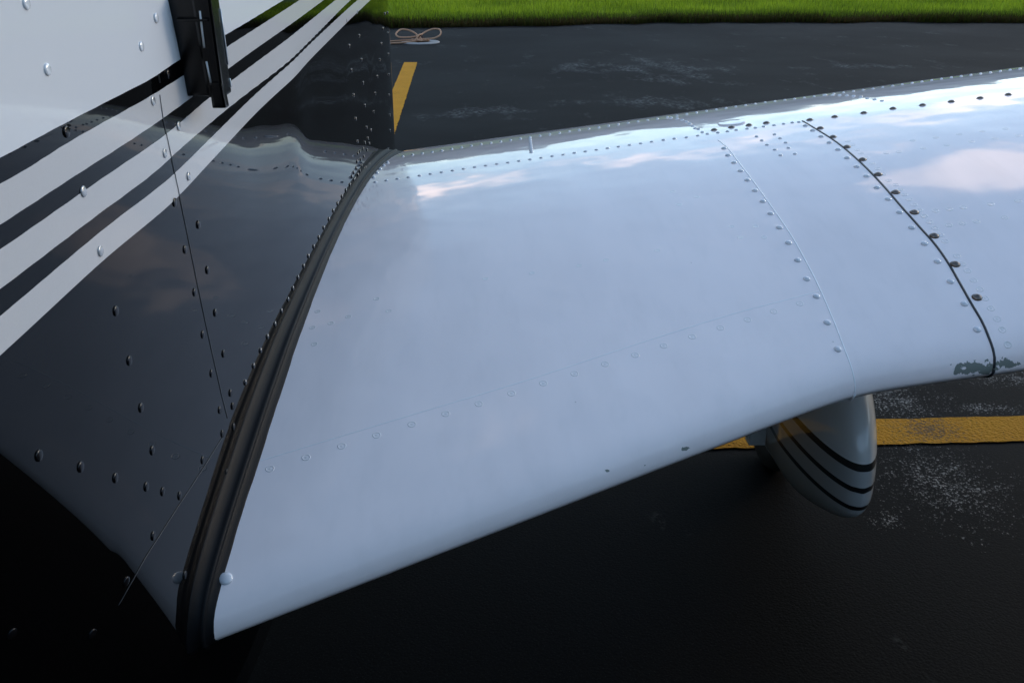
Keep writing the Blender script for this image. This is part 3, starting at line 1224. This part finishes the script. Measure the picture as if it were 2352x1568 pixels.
# tyre below the fairing
vs, fs = [], []
prof = [(.08, -.03), (.13, -.042), (.162, -.034), (.172, -.014), (.172, .014), (.162, .034), (.13, .042), (.08, .03)]
for k in range(40):
    a = 2 * math.pi * k / 40
    for (r, x) in prof:
        vs.append((PX + .012 + x, 2.33 + r * math.cos(a), .172 + r * math.sin(a)))
fs = [((i % 40) * 8 + j, (i % 40) * 8 + (j + 1) % 8, ((i + 1) % 40) * 8 + (j + 1) % 8, ((i + 1) % 40) * 8 + j) for i in range(40) for j in range(8)]
link('tyre', mesh_from('tyre', vs, fs), M_TYRE, fair)
# gear leg up into the wing, and the link plate beside the fairing
vs, fs = tube([(PX - .02, 2.20, .42), (PX - .02, 2.17, .62), (PX - .02, 2.15, .90)], [.034, .034, .040], 16)
leg = link('gear_leg', mesh_from('gear_leg', vs, fs), M_STRUT, plane)
A_, B_ = at_depth(1722, 972, 2.10), at_depth(1758, 1022, 2.10)
cs = []
for z in (B_.z, A_.z + .06):
    for (x, y) in ((A_.x + .004, 2.10), (B_.x, 2.10), (B_.x, 2.135), (A_.x + .004, 2.135)):
        cs.append((x, y, z))
box_between('link_plate', cs, M_STRUT, leg, .002)
hook = [at_depth(px, py, 2.11) for px, py in ((1728, 968), (1719, 985), (1718, 1003), (1723, 1016), (1730, 1019))]
vs, fs = tube(hook, .0042, 8)
link('brake_hose', mesh_from('brake_hose', vs, fs), M_STRUT, leg)
vs, fs = tube([(B_.x - .02, 2.12, A_.z + .05), (PX - .02, 2.17, A_.z + .09)], .018, 10)
link('cross_tube', mesh_from('cross_tube', vs, fs), M_STRUT, leg)

# ------------------------------------------------------------------ tie-down point and rope
AN = Vector(ground_pt(966, 98))
M_CONC = simple('pale_concrete', (.34, .33, .32), .85, noise=.3, nscale=25, bump=.4)
anchor = bpy.data.objects.new('tie_down_anchor', None)
COL.objects.link(anchor)
anchor.location = AN
tag(anchor, 'round pale concrete tie-down ring set in the asphalt', 'tie-down')
vs, fs = lathe([(.262, -.02), (.258, .010), (.245, .016), (.15, .014), (.135, .004), (.13, -.02)], 40)
link('concrete_collar', mesh_from('concrete_collar', vs, fs[:-1]), M_CONC, anchor)
vs, fs = lathe([(.132, .006), (.05, .006)], 30)
link('dirt_fill', mesh_from('dirt_fill', vs, fs), simple('rusty_dirt', (.05, .028, .02), .95, noise=.6, nscale=60), anchor)
ringpts = [(0.045 * math.cos(a), .0, .04 + .045 * math.sin(a)) for a in np.linspace(0, 2 * math.pi, 20, endpoint=False)]
vs, fs = tube(ringpts, .008, 8, closed=True)
link('iron_ring', mesh_from('iron_ring', vs, fs), simple('rusty_iron', (.09, .045, .03), .8, noise=.4, nscale=80), anchor)


def mat_rope():
    m = Mat('tan_rope')
    o = m.obj()
    w = m.n('ShaderNodeTexWave')
    w.inputs['Scale'].default_value = 22
    w.inputs['Distortion'].default_value = 2
    m.l(o, w.inputs[0])
    m.set(Base_Color=m.mix(w.outputs['Fac'], (.28, .14, .075), (.60, .37, .24)), Roughness=.9)
    return m.m


def smooth_path(pts, n=60, closed=False):
    P = np.array(pts, float)
    s = np.arange(len(P))
    S = np.linspace(0, len(P) - 1, n)
    return [tuple(np.interp(S, *spline(s, P[:, k], 1200))[i] for k in range(3)) for i in range(n)]


strands = []
loopL = [(0, 0, .03), (-.06, .12, .10), (-.16, .22, .14), (-.27, .20, .15), (-.33, .05, .11), (-.28, -.05, .075), (-.15, -.02, .07), (-.04, .02, .08), (.02, .05, .10), (-.02, -.06, .10), (-.05, -.12, .05), (.02, -.10, .03)]
loopR = [(.02, -.10, .03), (.0, .02, .08), (.06, .16, .12), (.17, .26, .15), (.26, .18, .15), (.27, .02, .10), (.18, -.06, .06), (.04, -.05, .05), (-.15, -.02, .035), (-.40, -.01, .02), (-.75, .02, .012), (-1.2, .05, .012)]
tail = [(.05, -.06, .03), (-.10, -.12, .025), (-.30, -.20, .014), (-.6, -.26, .012), (-1.0, -.32, .012)]
pile = [(.10 * math.cos(a * 1.7) * (1 - .3 * math.sin(a)), .07 * math.sin(a * 2.3), .02 + .02 * abs(math.sin(a * 3.1))) for a in np.linspace(0, 9, 26)]
rv, rf = [], []
for path in (loopL, loopR, tail, pile):
    vs, fs = tube(smooth_path(path, 90), .0115, 7)
    o0 = len(rv)
    rv += [Vector(v) + AN for v in vs]
    rf += [tuple(i + o0 for i in f) for f in fs]
rope = link('tie_down_rope', mesh_from('tie_down_rope', rv, rf), mat_rope())
tag(rope, 'loosely looped tan rope lying on the concrete tie-down ring', 'rope')


# ------------------------------------------------------------------ grass along the edge of the apron
def mat_grass():
    m = Mat('grass_blades')
    a = m.n('ShaderNodeAttribute', attribute_name='tone')
    col = m.ramp(a.outputs['Fac'], [(0, (.06, .036, .014)), (.22, (.05, .06, .010)), (.5, (.15, .235, .010)), (1.0, (.44, .55, .03))])
    m.set(Base_Color=col, Roughness=.6)
    m.b.inputs['Specular IOR Level'].default_value = .2
    m.b.inputs['Subsurface Weight'].default_value = 0
    tr = m.n('ShaderNodeBsdfTranslucent')
    m.l(col, tr.inputs[0])
    mx = m.n('ShaderNodeMixShader')
    mx.inputs[0].default_value = .45
    out = m.t.nodes['Material Output']
    m.l(m.b.outputs[0], mx.inputs[1])
    m.l(tr.outputs[0], mx.inputs[2])
    m.l(mx.outputs[0], out.inputs['Surface'])
    return m.m


def blades(n, xr, dep, hmin, hmax, wid, tone_lo, tone_hi, fall):
    x = rng.uniform(xr[0], xr[1], n)
    ye = np.interp(x, edge_x, edge_y)
    d = dep[0] + (dep[1] - dep[0]) * rng.uniform(0, 1, n)**fall
    y = ye + d
    clump = .5 + .5 * np.sin(x * 2.1 + 1.3 * np.sin(y * 1.7)) * np.sin(x * .7 + y * 1.1)
    h = (hmin + (hmax - hmin) * rng.beta(2, 2, n)) * (.75 + .5 * clump)
    an = rng.uniform(0, 2 * np.pi, n)
    lean = rng.normal(0, .35, n) * h
    lx, ly = np.cos(an) * lean, np.sin(an) * lean - .25 * h * (d < .15)
    w = wid * rng.uniform(.6, 1.4, n)
    bx, by = np.cos(an + 1.4) * w, np.sin(an + 1.4) * w
    z0 = -.03
    base1 = np.stack([x - bx, y - by, np.full(n, z0)], 1)
    base2 = np.stack([x + bx, y + by, np.full(n, z0)], 1)
    m1 = np.stack([x - bx * .8 + lx * .4, y - by * .8 + ly * .4, z0 + h * .55], 1)
    m2 = np.stack([x + bx * .8 + lx * .4, y + by * .8 + ly * .4, z0 + h * .55], 1)
    tip = np.stack([x + lx, y + ly, z0 + h], 1)
    V = np.stack([base1, base2, m2, m1, tip], 1).reshape(-1, 3)
    tone = np.clip(tone_lo + (tone_hi - tone_lo) * (rng.uniform(0, 1, n) * .45 + .55 * clump) - .25 * (rng.uniform(0, 1, n) < .2), 0, 1)
    return V, np.repeat(tone, 5)


sets = [blades(90000, (-9, 18), (.35, 8.0), .08, .20, .008, .5, 1.0, 1.0),
        blades(30000, (-7, 16), (.15, .9), .10, .24, .007, .22, .7, 1.2),
        blades(42000, (-7, 16), (-.12, .40), .06, .19, .008, .0, .30, 1.0)]
V = np.concatenate([s[0] for s in sets])
T = np.concatenate([s[1] for s in sets])
nb = len(V) // 5
me = bpy.data.meshes.new('grass')
me.vertices.add(len(V))
me.vertices.foreach_set('co', V.astype(np.float32).ravel())
idx = np.arange(nb) * 5
loops = np.stack([idx, idx + 1, idx + 2, idx + 3, idx + 3, idx + 2, idx + 4], 1).ravel()
me.loops.add(len(loops))
me.loops.foreach_set('vertex_index', loops.astype(np.int32))
starts = np.stack([np.arange(nb) * 7, np.arange(nb) * 7 + 4], 1).ravel()
me.polygons.add(len(starts))
me.polygons.foreach_set('loop_start', starts.astype(np.int32))
me.update(calc_edges=True)
me.validate()
at = me.attributes.new('tone', 'FLOAT', 'POINT')
at.data.foreach_set('value', T.astype(np.float32))
g = link('grass', me, mat_grass(), smooth=False)
tag(g, 'bright green grass verge along the apron edge', 'grass', kind='stuff')

# ------------------------------------------------------------------ far wood mirrored in the paint, plus an added arc blocking sky light
def mat_wood():
    m = Mat('far_foliage')
    o = m.obj()
    m.set(Base_Color=m.mix(m.noise(o, .8, 4, .7), (.02, .035, .012), (.055, .085, .03)), Roughness=.8)
    return m.m


wv_, wf_ = [], []
n = 46000
# wood behind the tail; nearer arc behind the camera added to darken the wing
th_ = rng.uniform(-math.pi, math.pi, n)


def wood_shape(t):
    k = .5 - .5 * np.cos(t)                       # 0 behind the tail, 1 behind the photographer
    rad = 60 - 22 * k + 3 * np.sin(t * 9)
    top = 8.0 + 6.0 * k + .9 * np.sin(t * 11) + .7 * np.sin(t * 31 + 1) + .4 * np.sin(t * 67)
    return rad, top


rad, top = wood_shape(th_)
zz = top * rng.uniform(0, 1, n)**.75
rad = rad + rng.uniform(-3, 3, n) * np.sqrt(np.clip(1 - (zz / top)**2, .05, 1))
sz = rng.uniform(.35, .8, n)
d1 = rng.normal(0, 1, (n, 3))
d2 = rng.normal(0, 1, (n, 3))
d1 /= np.linalg.norm(d1, axis=1)[:, None]
d2 /= np.linalg.norm(d2, axis=1)[:, None]
C = np.stack([rad * np.sin(th_), rad * np.cos(th_), zz], 1)
V = np.stack([C + d1 * sz[:, None], C + d2 * sz[:, None], C - d1 * sz[:, None], C - d2 * sz[:, None]], 1).reshape(-1, 3)
F_ = [tuple(range(4 * i, 4 * i + 4)) for i in range(n)]
bt = np.linspace(-math.pi, math.pi, 361)
br, btop = wood_shape(bt)
n0 = len(V)
V = np.concatenate([V, np.stack([br * np.sin(bt), br * np.cos(bt), 0 * bt], 1), np.stack([br * np.sin(bt), br * np.cos(bt), btop - .8], 1)])
F_ += [(n0 + i, n0 + i + 1, n0 + 361 + i + 1, n0 + 361 + i) for i in range(360)]
tl = mesh_from('tree_line_and_shade_arc', V, F_)
tag(link('tree_line_and_shade_arc', tl, mat_wood(), smooth=False), 'dark far-off wood beyond the grass, with an added light-blocking arc behind the camera', 'wood', kind='stuff')
